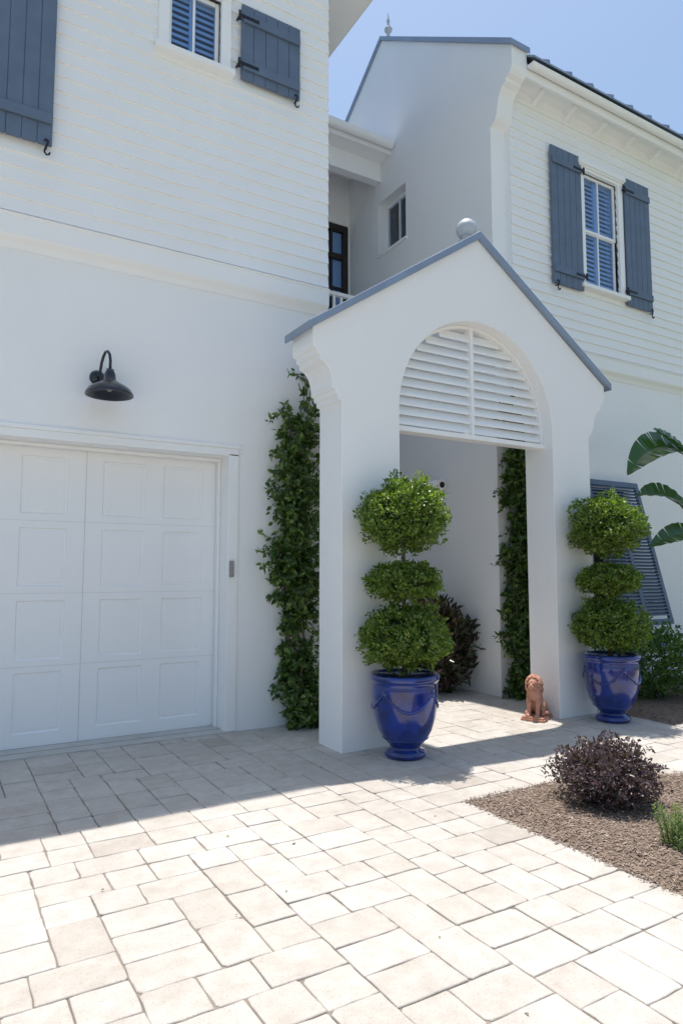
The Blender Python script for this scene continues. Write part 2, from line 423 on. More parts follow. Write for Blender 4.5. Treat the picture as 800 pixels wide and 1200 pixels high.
# ------------------------------------------------------------------ garage wing (left)
WY = 5.94; SF = 5.87; LX = 3.335
lw = thing('garage_wing', 'white house wing with panelled garage door and clapboard siding, left of the arched gateway', 'house')
w = MB()
w.box(2.41, LX, WY, 11, -.05, 4.3)
w.box(-8, -2.7, WY, 11, -.05, 4.3)
w.box(-2.7, 2.41, WY, 11, 2.62, 4.3)
w.box(-2.7, 2.41, 6.5, 6.6, -.05, 2.62)
LO = [(1.63, 2.13, 6.25, 6.95), (-1.2, .0, 5.0, 6.95)]
for (a, b, c, d) in around(LO, -8, LX, 4.3, 7.9): w.box(a, b, SF+.002, SF+.2, c, d)
w.box(-8, LX, SF+.2, 11, 4.3, 7.9)
w.build('wall', M['stucco'], lw)
s = MB()
for (a, b, c, d) in around(LO, -8, LX, 4.34, 7.88): siding(s, a, b, c, d, SF)
s.build('siding', M['siding'], lw)
def band(mb, x0, x1):
    prof = [(WY-.001, 4.07), (WY-.010, 4.07), (WY-.014, 4.09), (WY-.03, 4.12), (WY-.062, 4.15), (WY-.075, 4.17), (WY-.080, 4.32), (WY-.092, 4.33), (WY-.092, 4.342), (SF+.001, 4.35), (WY-.001, 4.35)]
    mb.prism(prof, 'x', x0, x1)
bd = MB(); band(bd, -8, LX+.015); bd.build('belt_course', M['trim'], lw, .003)
r = MB()
r.box(-8.3, 3.94, 5.66, 11.4, 7.90, 7.94)
r.prism([(5.68, 7.94), (5.68, 8.08), (8.5, 10.1), (11.4, 8.08), (11.4, 7.94)], 'x', -8.25, 3.90)
rf = r.build('roof', M['trim'], lw, .004)
r = MB(); r.box(3.86, 4.0, 5.62, 11.4, 7.945, 8.09); r.box(-8.3, 3.86, 5.62, 5.72, 7.945, 8.09); r.build('fascia', M['trim'], rf, .01)
r = MB(); r.prism([(5.60, 8.10), (5.60, 8.125), (8.5, 10.22), (11.5, 8.125), (11.5, 8.10)], 'x', -8.35, 4.04); r.build('metal_sheet', M['cap'], rf)
DY = 6.2; dx0, dx1, dz1 = -2.49, 2.31, 2.53
seams = [-2.5+1.2*k for k in range(5)]
gd = MB()
cols = []
for k in range(4):
    c = -1.9+1.2*k
    cols += [(c-.27-.187, c-.27+.187), (c+.27-.187, c+.27+.187)]
rows = [(.13, .62), (.72, 1.21), (1.33, 1.82), (1.94, 2.43)]
xe = dx0
for (a, b) in cols:
    gd.box(xe, a, DY, DY+.05, 0.02, dz1)
    ze = .02
    for (c_, d_) in rows:
        gd.box(a, b, DY, DY+.05, ze, c_); ze = d_
        q = [(a, b, c_, d_, 0), (a+.008, b-.008, c_+.008, d_-.008, .017), (a+.016, b-.016, c_+.016, d_-.016, .017), (a+.03, b-.03, c_+.03, d_-.03, .010)]
        vs = []
        for (p0, p1, q0, q1, dy) in q: vs += [(p0, DY+dy, q0), (p1, DY+dy, q0), (p1, DY+dy, q1), (p0, DY+dy, q1)]
        fs = []
        for t in range(3):
            for k in range(4): k2 = (k+1) % 4; fs.append((t*4+k, t*4+k2, t*4+4+k2, t*4+4+k))
        fs.append((12, 13, 14, 15)); gd.add(vs, fs)
    gd.box(a, b, DY, DY+.05, ze, dz1); xe = b
gd.box(xe, dx1, DY, DY+.05, .02, dz1)
garage = gd.build('garage_door', M['door'], lw)
for zz in (.668, 1.27, 1.88):
    ln = MB(); ln.box(dx0, dx1, DY-.0015, DY+.001, zz-.0015, zz+.0015); ln.build('section_joint', M['seam'], garage)
for k in (1, 2, 3):
    ln = MB(); ln.box(seams[k]-.003, seams[k]+.003, DY-.0025, DY+.001, .02, dz1); ln.build('section_joint', M['seam'], garage)
ln = MB(); ln.box(dx0, dx1, DY-.006, DY+.04, .003, .0195); ln.build('bottom_seal', M['iron'], garage)
tr = MB()
tr.box(2.312, 2.412, 5.925, 6.26, 0, 2.55)
tr.box(-2.6, 2.411, 5.925, 6.26, 2.531, 2.60); tr.box(-2.7, 2.43, WY-.024, WY-.001, 2.60, 2.635)
tr.box(-2.6, -2.495, 5.925, 6.26, 0, 2.53)
tr.box(2.285, 2.311, 6.13, 6.19, 0, 2.53); tr.box(-2.49, 2.285, 6.13, 6.19, 2.50, 2.53)
tr.build('door_surround', M['trim'], lw, .005)
k = MB(); k.box(2.326, 2.366, 5.90, 5.924, 1.40, 1.55); k.box(2.333, 2.359, 5.893, 5.9, 1.42, 1.50); k.build('keypad', M['grey'], lw, .004)
window(lw, 1.63, 2.13, 6.25, 6.95, SF-.016, False)
window(lw, -1.2, 0.0, 5.0, 6.95, SF-.016, True)
shutter(lw, 2.33, 2.97, 6.22, 6.99, SF-.04, 5, True, 2.92, (6.35, 6.84))
shutter(lw, .09, .675, 4.96, 6.99, SF-.04, 5, True, .63, (5.18, 6.75))
th = MB(); th.box(-2.6, 2.40, 5.92, 6.3, -.04, .012); th.box(-2.6, 2.311, 6.05, 6.195, .012, .02); o = th.build('threshold_slab', M['concrete'], None, .004); o['kind'] = 'structure'

# ------------------------------------------------------------------ right wing
rw = thing('house_wing', 'white gabled two storey wing with blue shutters, rising behind the right side of the gateway', 'house')
sx0, sx1 = 5.70, 5.95
BWY = 9.3
w = MB()
w.box(sx0, sx1, WY, 7.72, -.05, 7.3); w.box(sx0, sx1, 8.44, 11.1, -.05, 7.3)
w.box(sx0, sx1, 7.72, 8.44, -.05, 6.34); w.box(sx0, sx1, 7.72, 8.44, 7.18, 7.3)
w.prism([(5.94, 7.3), (5.94, 8.108), (8.32, 9.84), (11.1, 7.82), (11.1, 7.3)], 'x', sx0, sx1)
w.prism([(5.94, 6.98), (5.90, 7.0), (5.86, 7.03), (5.83, 7.08), (5.815, 7.15), (5.80, 7.25), (5.77, 7.33), (5.72, 7.39), (5.66, 7.42), (5.66, 7.46), (5.60, 7.48), (5.57, 7.52), (5.55, 7.58), (5.55, 7.82), (5.94, 8.108)], 'x', sx0, sx1)
RO = [(7.27, 7.97, 5.25, 6.85)]
w.box(sx1, 14, WY, 11.1, -.05, 4.3)
for (a, b, c, d_) in around(RO, sx1, 14, 4.3, 7.6): w.box(a, b, SF+.002, SF+.2, c, d_)
w.box(sx1, 14, SF+.2, 11.1, 4.3, 7.6)
w.box(LX, sx0, BWY, 9.6, -.05, 4.2); w.box(LX, 4.60, BWY, 9.6, 4.2, 8.3); w.box(5.68, sx0, BWY, 9.6, 4.2, 8.3); w.box(4.60, 5.68, BWY, 9.6, 7.2, 8.3)
w.build('wall', M['stucco'], rw)
s = MB()
for (a, b, c, d_) in around(RO, sx1, 14, 4.34, 7.42): siding(s, a, b, c, d_, SF)
s.build('siding', M['siding'], rw)
bd = MB(); band(bd, sx0-.01, 14); bd.build('belt_course', M['trim'], rw, .003)
fz = MB(); fz.box(sx1, 14, SF-.03, SF, 7.42, 7.56); fz.box(sx1, 14, 5.60, SF+.1, 7.56, 7.60)
fz.box(sx1, 14, 5.56, 5.60, 7.50, 7.68); fz.build('eave_soffit', M['trim'], rw, .003)
x = 6.35
while x < 13.5:
    q = MB(); q.prism([(SF-.03, 7.44), (SF-.03, 7.559), (5.63, 7.559), (5.63, 7.53)], 'x', x-.03, x+.03); q.build('rafter_tail', M['trim'], rw); x += .6
gu = MB(); n = 12
prof = [(5.50+.055*math.cos(a), 7.64+.06*math.sin(a)) for a in [PI+PI*k/n for k in range(n+1)]]
gu.prism(prof, 'x', sx1+.01, 14); gu.build('gutter', M['trim'], rw)
slope = (9.84-7.82)/(8.32-5.55)
rr = MB(); rr.prism([(5.42, 7.665), (5.42, 7.69), (8.32, 7.69+2.9*slope), (11.2, 7.69), (11.2, 7.665), (8.32, 7.63+2.9*slope)], 'x', sx1, 14.2)
rf = rr.build('roof', M['roof'], rw)
x = 6.2
while x < 14:
    sm = MB(); sm.prism([(5.415, 7.685), (5.415, 7.725), (8.32, 7.73+2.9*slope), (8.32, 7.68+2.9*slope)], 'x', x-.012, x+.012); x += .40
    sm.build('roof_seam', M['cap'], rf)
cp = MB()
cp.prism([(5.52, 7.79), (5.52, 7.865), (8.32, 9.905), (11.2, 7.82), (11.2, 7.75), (8.32, 9.842)], 'x', sx0-.035, sx1+.035)
cp.build('gable_coping', M['cap'], rw)
fn = MB(); fn.lathe([(.0, 0), (.07, 0), (.05, .05), (.025, .09), (.025, .13), (.06, .17), (.065, .20), (.03, .25), (.015, .30), (.03, .33), (.02, .37), (.008, .44), (0, .50)], (5.83, 8.32, 9.89), 20); fn.build('roof_finial', M['galv'], rw)
window(rw, 7.27, 7.97, 5.25, 6.85, SF-.016, True)
shutter(rw, 6.62, 7.19, 5.14, 7.0, SF-.04, 5, False, 6.68, (5.33, 6.8))
shutter(rw, 8.09, 8.64, 5.14, 7.0, SF-.04, 5, True, 8.6, (5.33, 6.8))
sw = MB(); X = 5.84
sw.box(X, X+.05, 7.72, 7.78, 6.34, 7.18).box(X, X+.05, 8.38, 8.44, 6.34, 7.18).box(X, X+.05, 7.78, 8.38, 6.34, 6.40).box(X, X+.05, 7.78, 8.38, 7.12, 7.18).box(X+.005, X+.045, 8.07, 8.09, 6.4, 7.12)
swo = sw.build('window', M['trim'], rw, .003)
q = MB(); q.box(X+.02, X+.024, 7.78, 8.38, 6.40, 7.12); q.build('pane', M['glass'], swo)
q = MB(); q.box(X+.09, X+.105, 7.73, 8.43, 6.35, 7.17); q.build('room_shade', M['darkroom'], swo)
q = MB(); q.box(sx0-.03, X, 7.69, 8.47, 6.30, 6.339); q.build('sill', M['trim'], swo, .004)
fd = MB(); fy = BWY+.02; de = 5.68
fd.box(4.60, 4.69, fy, fy+.1, 4.4, 7.2).box(de-.08, de, fy, fy+.1, 4.4, 7.2).box(4.69, de-.08, fy, fy+.1, 7.1, 7.2).box(4.69, de-.08, fy, fy+.1, 6.62, 6.70).box(4.69, de-.08, fy, fy+.1, 4.4, 4.62)
fd.box(4.88, 4.91, fy+.01, fy+.08, 4.62, 7.1).box(5.09, 5.14, fy+.01, fy+.08, 4.62, 7.1).box(5.36, 5.39, fy+.01, fy+.08, 4.62, 7.1)
for zz in (5.1, 5.6, 6.1): fd.box(4.69, de-.08, fy+.012, fy+.078, zz, zz+.03)
fdo = fd.build('french_door', M['darkframe'], rw)
q = MB(); q.box(4.69, de-.08, fy+.04, fy+.045, 4.62, 7.1); q.build('pane', M['glass'], fdo)
q = MB(); q.box(4.62, de-.02, fy+.09, fy+.1, 4.4, 7.19); q.build('pane_backing', M['blind'], fdo)  # plain blue sheet set behind the door panes
bl = MB(); bl.box(LX+.001, sx0-.001, 8.0, BWY-.001, 4.15, 4.40); bo = bl.build('balcony', M['trim'], rw)
rl = MB(); rl.box(LX+.002, sx0-.002, 8.06, 8.13, 5.37, 5.42).box(LX+.002, sx0-.002, 8.07, 8.12, 4.48, 4.53)
x = 3.5
while x < 5.66: rl.box(x-.018, x+.018, 8.078, 8.112, 4.53, 5.37); x += .12
rl.build('railing', M['trim'], bo, .003)
pr = MB(); pr.prism([(8.08, 7.80), (8.08, 7.97), (BWY, 8.30), (BWY, 8.02), (8.35, 7.80)], 'x', LX+.01, sx0-.002)
pr.box(LX+.01, sx0-.003, 8.35, 8.50, 7.50, 7.799); po = pr.build('porch_roof', M['trim'], rw)
gu = MB(); prof = [(8.02+.07*math.cos(a), 7.93+.08*math.sin(a)) for a in [PI+PI*k/n for k in range(n+1)]]
gu.prism(prof, 'x', LX+.01, sx0-.03); gu.box(LX+.01, sx0-.03, 7.95, 8.09, 7.931, 7.95); gu.build('gutter', M['trim'], po)
q = MB(); q.prism([(8.04, 7.975), (8.04, 8.0), (BWY, 8.345), (BWY, 8.32)], 'x', LX+.01, sx0-.004); q.build('metal_sheet', M['cap'], po)
bw = MB(); bw.box(7.25, 8.05, WY-.03, WY-.002, .75, 2.62); bwo = bw.build('window', M['trim'], rw)
q = MB(); q.box(7.33, 7.97, WY-.035, WY-.031, .83, 2.54); q.build('pane', M['darkroom'], bwo)
bs = MB(); L_ = 1.92; ang = math.atan2(.46, 1.84)
def bp_(x, y, t):
    return (x, WY-.06-math.sin(ang)*t-math.cos(ang)*y, 2.64-math.cos(ang)*t+math.sin(ang)*y)
def slab(mb_, x0, x1, t0, t1, y0, y1):
    c = [bp_(x0, y0, t0), bp_(x1, y0, t0), bp_(x1, y1, t0), bp_(x0, y1, t0), bp_(x0, y0, t1), bp_(x1, y0, t1), bp_(x1, y1, t1), bp_(x0, y1, t1)]
    mb_.add(c, [(0, 1, 2, 3), (7, 6, 5, 4), (0, 4, 5, 1), (1, 5, 6, 2), (2, 6, 7, 3), (3, 7, 4, 0)])
slab(bs, 7.14, 7.20, 0, L_, 0, .04); slab(bs, 8.12, 8.18, 0, L_, 0, .04); slab(bs, 7.20, 8.12, 0, .07, 0, .04); slab(bs, 7.20, 8.12, L_-.07, L_, 0, .04); slab(bs, 7.63, 7.69, .07, L_-.07, 0, .04)
t = .09
while t < L_-.1:
    for (a, b) in ((7.20, 7.63), (7.69, 8.12)):
        c = [bp_(a, .04, t), bp_(b, .04, t), bp_(b, .0, t-.04), bp_(a, .0, t-.04), bp_(a, .04, t+.01), bp_(b, .04, t+.01), bp_(b, .0, t-.03), bp_(a, .0, t-.03)]
        bs.add(c, [(0, 3, 2, 1), (4, 5, 6, 7), (3, 7, 6, 2), (0, 1, 5, 4)])
    t += .045
bso = bs.build('louvred_shutter', M['blue'], rw)
for xx in (7.3, 8.0):
    q = MB(); q.tube([bp_(xx, 0, 1.6), (xx, WY-.03, .95)], .01); q.build('prop_rod', M['iron'], bso)

# ------------------------------------------------------------------ gateway
GC = 4.40; gx0, gx1 = 2.857, 5.925; ox0, ox1 = 3.45, 5.37; ro = (ox1-ox0)/2; zs = 2.885; gy0, gy1 = 4.79, 5.17; ez = 3.45; rz = 4.68
AC = (ox0+ox1)/2
eL, eR = 2.53, 6.27
gt = thing('gateway', 'tall white stucco gateway with gabled blue coping and louvred arch between the two house wings', 'gateway', (0, 0, 0))
cor = [(0, 2.88), (.035, 2.885), (.035, 2.925), (.06, 2.93), (.06, 2.965), (.09, 2.975), (.09, 3.01), (.098, 3.07), (.12, 3.13), (.155, 3.175), (.205, 3.20), (.205, 3.24), (.235, 3.245), (.235, 3.285), (.265, 3.30), (.275, 3.34), (.275, ez+.02)]
poly = [(gx0, -.03), (ox0, -.03), (ox0, zs)]
for k in range(1, 48): a = PI-PI*k/48; poly.append((AC+ro*math.cos(a), zs+ro*math.sin(a)))
poly += [(ox1, zs), (ox1, -.03), (gx1, -.03)]+[(gx1+a, b) for a, b in cor]+[(GC, rz)]+[(gx0-a, b) for a, b in reversed(cor)]
b = MB(); b.prism(poly, 'y', gy0, gy1); b.build('gate_wall', M['stucco'], gt, .006)
b = MB(); dz = .07
b.prism([(eL, ez-.02), (eL, ez-.02+dz), (GC, rz+dz), (eR, ez-.02+dz), (eR, ez-.02), (GC, rz-.003)], 'y', gy0-.045, gy1+.045)
b.build('coping', M['cap'], gt, .004)
b = MB(); b.lathe([(0, 0), (.085, 0), (.085, .04), (.05, .055), (.048, .07), (.07, .085)]+[(.105*math.sin(a), .165-.105*math.cos(a)) for a in [.7+(PI-.7)*k/14 for k in range(15)]], (GC+.03, 4.98, rz+.03), 32); b.build('ball_finial', M['galv'], gt)
lv = MB(); z = 2.785; yl = 4.93
def hw(z): return ro-.005 if z <= zs else math.sqrt(max(0, (ro-.01)**2-(z-zs)**2))
while z < zs+ro-.10:
    h = hw(z+.07)
    for (a, b_) in ((AC-h, AC-.018), (AC+.018, AC+h)):
        lv.add([(a, yl, z), (b_, yl, z), (b_, yl+.045, z+.072), (a, yl+.045, z+.072), (a, yl, z+.022), (b_, yl, z+.022), (b_, yl+.045, z+.094), (a, yl+.045, z+.094)],
               [(0, 3, 2, 1), (4, 5, 6, 7), (0, 1, 5, 4), (2, 3, 7, 6), (1, 2, 6, 5), (0, 4, 7, 3)])
    z += .090
lvo = lv.build('louvre_screen', M['trim'], gt)
b = MB(); b.box(AC-.019, AC+.019, yl-.02, yl+.09, 2.765, zs+ro-.01); b.box(ox0+.001, ox1-.001, yl-.03, yl+.10, 2.72, 2.765)
ring = [(AC+(ro-.002)*math.cos(a), zs+(ro-.002)*math.sin(a)) for a in [PI*k/48 for k in range(49)]]; ring2 = [(AC+(ro-.03)*math.cos(a), zs+(ro-.03)*math.sin(a)) for a in [PI*k/48 for k in range(48, -1, -1)]]
b.prism(ring+ring2, 'y', yl-.015, yl+.08); b.box(ox0+.002, ox0+.03, yl-.015, yl+.08, 2.766, zs); b.box(ox1-.03, ox1-.002, yl-.015, yl+.08, 2.766, zs)
b.build('louvre_frame', M['trim'], lvo)

# ------------------------------------------------------------------ wall lamp
lp = thing('wall_lamp', 'dark gooseneck barn lamp mounted on white stucco above the garage door', 'lamp', (1.115, WY, 3.10))
b = MB(); b.lathe([(0, -.035), (.045, -.035), (.06, -.02), (.065, 0)], (0, 0, 0), 28, 'y'); b.build('backplate', M['lamp'], lp)
b = MB()
pts = [(0, -.03, 0), (.0, -.07, .005), (.005, -.10, .04), (.01, -.115, .10), (.02, -.135, .155), (.03, -.17, .185), (.04, -.205, .18), (.05, -.23, .15), (.055, -.24, .10), (.055, -.24, .02)]
b.tube(pts, .012, 12); b.build('gooseneck', M['lamp'], lp)
b = MB(); b.lathe([(0, .02), (.03, .02), (.035, .0), (.045, -.02), (.05, -.07), (.075, -.09), (.13, -.12), (.17, -.15), (.19, -.185), (.193, -.20), (.186, -.20), (.165, -.155), (.12, -.125), (.06, -.10), (0, -.095)], (.055, -.24, 0), 40); b.build('lamp_shade', M['lamp'], lp)
b = MB(); b.ell((.055, -.24, -.13), (.028, .028, .04)); b.build('bulb', M['grey'], lp)

sc = thing('security_camera', 'small white security camera with dark lens on the passage wall behind the gateway', 'camera', (sx0, 6.98, 2.60))
b = MB(); b.box(-.03, 0, -.06, .06, -.06, .06); b.tube([(-.02, 0, 0), (-.09, 0, -.02)], .025, 12); b.build('mount', M['trim'], sc, .004)
b = MB(); b.tube([(-.10, .22, .01), (-.10, .05, -.01), (-.10, -.13, -.025), (-.10, -.131, -.025)], [.055, .066, .072, .066], 24); b.build('camera_body', M['trim'], sc)
b = MB(); b.tube([(-.10, -.132, -.025), (-.10, -.139, -.026)], .040, 20); b.build('lens', M['iron'], sc)

# ------------------------------------------------------------------ planters & topiaries
PB = (3.25, 4.47, 0); PB2 = (5.75, 4.47, 0)
pl = thing('planter', 'cobalt blue glazed urn planter at foot of the gateway left column', 'planter', PB, .3, 'blue glazed urns flanking the gateway')
prof = [(0, .003), (.15, .003), (.163, .012), (.165, .035), (.15, .055), (.122, .07), (.118, .085), (.135, .105), (.18, .15), (.218, .22), (.243, .31), (.258, .41), (.265, .50), (.264, .56), (.260, .575), (.263, .583), (.265, .592), (.274, .598), (.279, .612), (.278, .637), (.268, .648), (.252, .642), (.246, .62), (.243, .57)]
b = MB(); b.lathe(prof, n=56)
b.tube([(.182*math.cos(a), .182*math.sin(a), .152) for a in [2*PI*k/40 for k in range(41)]], .004, 6)
b.build('pot', M['glaze'], pl)
def rad_at(z):
    for (r0, z0), (r1, z1) in zip(prof[:14], prof[1:15]):
        if z0 <= z <= z1: return r0+(r1-r0)*(z-z0)/(z1-z0+1e-9)
    return .26
for q in range(4):
    b = MB(); pts = []
    for k in range(33):
        u = k/32; a = q*PI/2+u*PI/2; z = .51-.13*math.sin(PI*u); rr_ = rad_at(z)-.001; pts.append((rr_*math.cos(a), rr_*math.sin(a), z))
    b.tube(pts, [.008+.006*math.sin(PI*k/32)+.0025*math.sin(k*2.2) for k in range(33)], 8)
    a = q*PI/2; b.ell((.258*math.cos(a), .258*math.sin(a), .51), (.023, .023, .028))
    b.build('garland', M['glaze'], pl)
b = MB(); b.lathe([(0, .60), (.12, .605), (.25, .59)], n=32); b.build('soil', M['soil'], pl)
p2 = copy_tree(pl); p2.location = PB2; p2.rotation_euler.z = 1.1
p2['label'] = 'cobalt blue glazed urn planter at foot of the gateway right column'

tp = thing('topiary_tree', 'three tiered clipped topiary in the left blue urn, nearest the garage', 'topiary', (PB[0], PB[1], .60), 0, 'three tiered topiaries in blue urns')
b = MB()
b.tube([(0, 0, 0), (.006, .004, .4), (-.006, .0, .8), (.004, -.004, 1.25)], [.02, .018, .016, .012], 10)
b.tube([(.02, .01, 0), (-.008, -.012, .4), (.012, .01, .8), (-.004, .004, 1.2)], [.012, .012, .01, .008], 8)
for (zc, rr_) in ((.30, .25), (.76, .2), (1.28, .27)):
    for k in range(16):
        d = rdir(1)[0]; d[2] = abs(d[2])*.6
        b.tube([(0, 0, zc-.12), tuple(d*rr_*.5+np.array([0, 0, zc-.05])), tuple(d*rr_*.95+np.array([0, 0, zc]))], [.008, .006, .003], 5)
b.build('trunk', M['bark'], tp)
def ball(parent, zc, r, n, seed):
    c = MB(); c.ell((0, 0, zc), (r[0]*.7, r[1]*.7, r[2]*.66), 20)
    P, D = cloud(n, (0, 0, zc), r, .62, .24, 7, seed)
    keep = np.array([noise.noise(Vector(p)*10+Vector((seed, 0, 0))) > -.34 for p in P]); P, D = P[keep], D[keep]; n = len(P)
    low = P[:, 2] < zc; P[low, 2] = zc+(P[low, 2]-zc)*.9
    U = D*.6+rdir(n)*.8+np.array([0, 0, .35]); Nn = D*.7+rdir(n)*.6+np.array([0, 0, .5])
    cr = leaves('crown', P, U, Nn, .022+rng.random(n)*.020, .013+rng.random(n)*.010, M['topleaf'], parent)
    k = 150; dd = rdir(k); dd[:, 2] = np.abs(dd[:, 2])*1.2-.35; PP = []; UU = []
    for d in dd:
        e = 1.04+.14*random.random()**2
        for t in np.linspace(.92, e, 5): PP.append(np.array((0, 0, zc))+d*np.array(r)*t); UU.append(d+rdir(1)[0]*.9)
    sp = leaves('new_growth', PP, UU, np.array(UU)+rdir(len(UU)), .024, .013, M['topleaf'], cr); sp['kind'] = 'stuff'
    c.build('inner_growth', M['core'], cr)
    return cr
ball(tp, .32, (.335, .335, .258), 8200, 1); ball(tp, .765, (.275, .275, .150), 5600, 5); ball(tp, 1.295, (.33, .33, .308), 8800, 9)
t2 = copy_tree(tp); t2.location = (PB2[0], PB2[1], .60); t2.rotation_euler.z = 2.1
t2['label'] = 'three tiered clipped topiary in the right blue urn, beside the lion statue'

# ------------------------------------------------------------------ vines
def vine(name, label, x0, x1, ztop, ywall, seed, nshoot, hang, thin):
    random.seed(seed)
    t = thing(name, label, 'vine', ((x0+x1)/2, ywall-.1, 0), 0)
    ox, oy = (x0+x1)/2, ywall-.1
    stems = MB(); P = []; U = []; Nn = []
    paths = []
    for k in range(8):
        x = random.uniform(x0+.1, x1-.1)-ox; y = random.uniform(-.06, .05); pts = []; z = 0
        while z < ztop-random.random()**2*1.0*(k > 2):
            pts.append((x, y, z)); z += .15; x += random.uniform(-.06, .06); x = max(x0-ox+.08, min(x1-ox-.05, x)); y = max(-.10, min(.07, y+random.uniform(-.03, .03)))
        if len(pts) < 3: continue
        stems.tube(pts, [.012-.008*i/len(pts) for i in range(len(pts))], 6); paths.append(pts)
    for s_ in range(nshoot):
        pth = random.choice(paths); p = Vector(random.choice(pth))
        dens = noise.noise(Vector((p.x*3, seed, p.z*1.7)))
        if dens < thin and random.random() < .75: continue
        big = random.random() < hang
        d = Vector((random.uniform(-1, 1), random.uniform(-.9, .25), random.uniform(-.35, .6))).normalized()
        ln_ = random.uniform(.09, .20)*(1.9 if big else 1)*(1+.9*dens)
        pts = []; q = p.copy()
        for i in range(8):
            pts.append(tuple(q)); q += d*ln_/7; d = (d+Vector((0, 0, -.12 if big else .04))+Vector(rdir(1)[0])*.14).normalized()
            if q.y > .06: q.y = .06
        stems.tube(pts, .0025, 4)
        for i in range(1, 8):
            for w_ in range(2):
                u = (Vector(rdir(1)[0])+d*.5).normalized()
                P.append(tuple(Vector(pts[i])+Vector(rdir(1)[0])*.015)); U.append(tuple(u)); nn = Vector((0, -.7, .6))+Vector(rdir(1)[0])*.7; Nn.append(tuple(nn))
    stems.build('stem', M['bark'], t)
    n = len(P)
    leaves('foliage', P, U, Nn, .038+rng.random(n)*.042, .022+rng.random(n)*.02, M['vineleaf'], t)
    return t
vine('climbing_vine', 'dense green vine climbing the garage wall left of the gateway column', 2.80, 3.36, 3.42, WY, 3, 760, .3, -.12)
vine('climbing_vine', 'dark green vine seen through the gateway, climbing the wall beside the right column', 5.66, 6.25, 3.3, WY, 11, 1150, .3, -.3)

# ------------------------------------------------------------------ shrubs
def shrub(name, label, cat, loc, r, n, L, W, mat, stems=10, seed=0, lump=.25, inner=.45, up=.5):
    t = thing(name, label, cat, loc)
    b = MB(); random.seed(seed+50)
    for k in range(stems):
        a = random.uniform(0, 2*PI); e = random.uniform(.3, .95); h = r[2]*random.uniform(.9, 1.5)
        b.tube([(0, 0, -.02), (e*r[0]*.4*math.cos(a), e*r[1]*.4*math.sin(a), h*.45), (e*r[0]*.75*math.cos(a), e*r[1]*.75*math.sin(a), h)], [.009, .006, .003], 5)
    b.build('stem', M['bark'], t)
    P, D = cloud(n, (0, 0, r[2]*1.02), r, inner, lump, 6, seed)
    P[:, 2] = np.maximum(P[:, 2], .015)
    U = D*.6+rdir(n)*.7+np.array([0, 0, up]); Nn = D*.5+rdir(n)*.7+np.array([0, 0, .5])
    leaves('foliage', P, U, Nn, L*(.7+rng.random(n)*.7), W*(.7+rng.random(n)*.6), mat, t)
    return t
shrub('shrub', 'low dark purple leaved shrub in the mulch bed beside the driveway', 'shrub', (3.66, 2.90, .02), (.30, .30, .178), 7800, .024, .016, M['purple'], 16, 2, .3, .3, .3)
shrub('shrub', 'dark reddish green shrub behind the left urn, against the passage wall', 'shrub', (5.28, 6.62, 0), (.42, .40, .52), 2500, .12, .036, M['darkshrub'], 12, 4, .3)
fs_ = shrub('flowering_shrub', 'leafy green shrub with small blue flowers right of the right urn', 'shrub', (7.12, 4.95, .02), (.55, .42, .40), 4200, .05, .024, M['flowerleaf'], 14, 6, .3)
P, D = cloud(70, (0, 0, .42), (.56, .43, .42), .97, .2, 6, 6); P = np.repeat(P, 5, 0)+rdir(350)*.012; D = np.repeat(D, 5, 0)
fl = leaves('flowers', P, rdir(350), D+rdir(350)*.3, .022, .016, M['petal'], fs_); fl['kind'] = 'stuff'
shrub('shrub', 'low green shrub at the far right end of the back bed', 'shrub', (8.35, 4.75, .02), (.5, .4, .35), 2600, .05, .022, M['flowerleaf'], 12, 8, .3)
def herb(label, loc, h, spread, n, seed):
    random.seed(seed)
    t = thing('herb_plant', label, 'plant', loc); b = MB(); P = []; U = []; Nn = []
    for k in range(n):
        a = random.uniform(0, 2*PI); e = spread*random.random(); hh = h*random.uniform(.5, 1.05)
        p0 = Vector((e*.4*math.cos(a), e*.4*math.sin(a), -.02)); p1 = Vector((e*math.cos(a), e*math.sin(a), hh))
        b.tube([p0, p0.lerp(p1, .5)+Vector((0, 0, .02)), p1], [.003, .0025, .0015], 4)
        for i in range(34):
            f = .15+.85*i/33; q = p0.lerp(p1, f); d = Vector(rdir(1)[0]); d.z = abs(d.z)*.6+.35; P.append(tuple(q)); U.append(tuple(d)); Nn.append(tuple(rdir(1)[0]))
    b.build('stem', M['stem'], t); n = len(P)
    leaves('foliage', P, U, Nn, .018+rng.random(n)*.018, .005+rng.random(n)*.003, M['rosemary'], t, .1)
herb('light green upright herb in front of the purple shrub, at the right edge', (3.34, 2.24, .02), .22, .12, 28, 5)
herb('small low green sprig in the lowest corner of the mulch bed', (3.02, 1.93, .0), .07, .07, 14, 9)
herb('small green sprig by the path edge at far right, behind the purple shrub', (5.1, 2.98, .0), .14, .10, 16, 12)

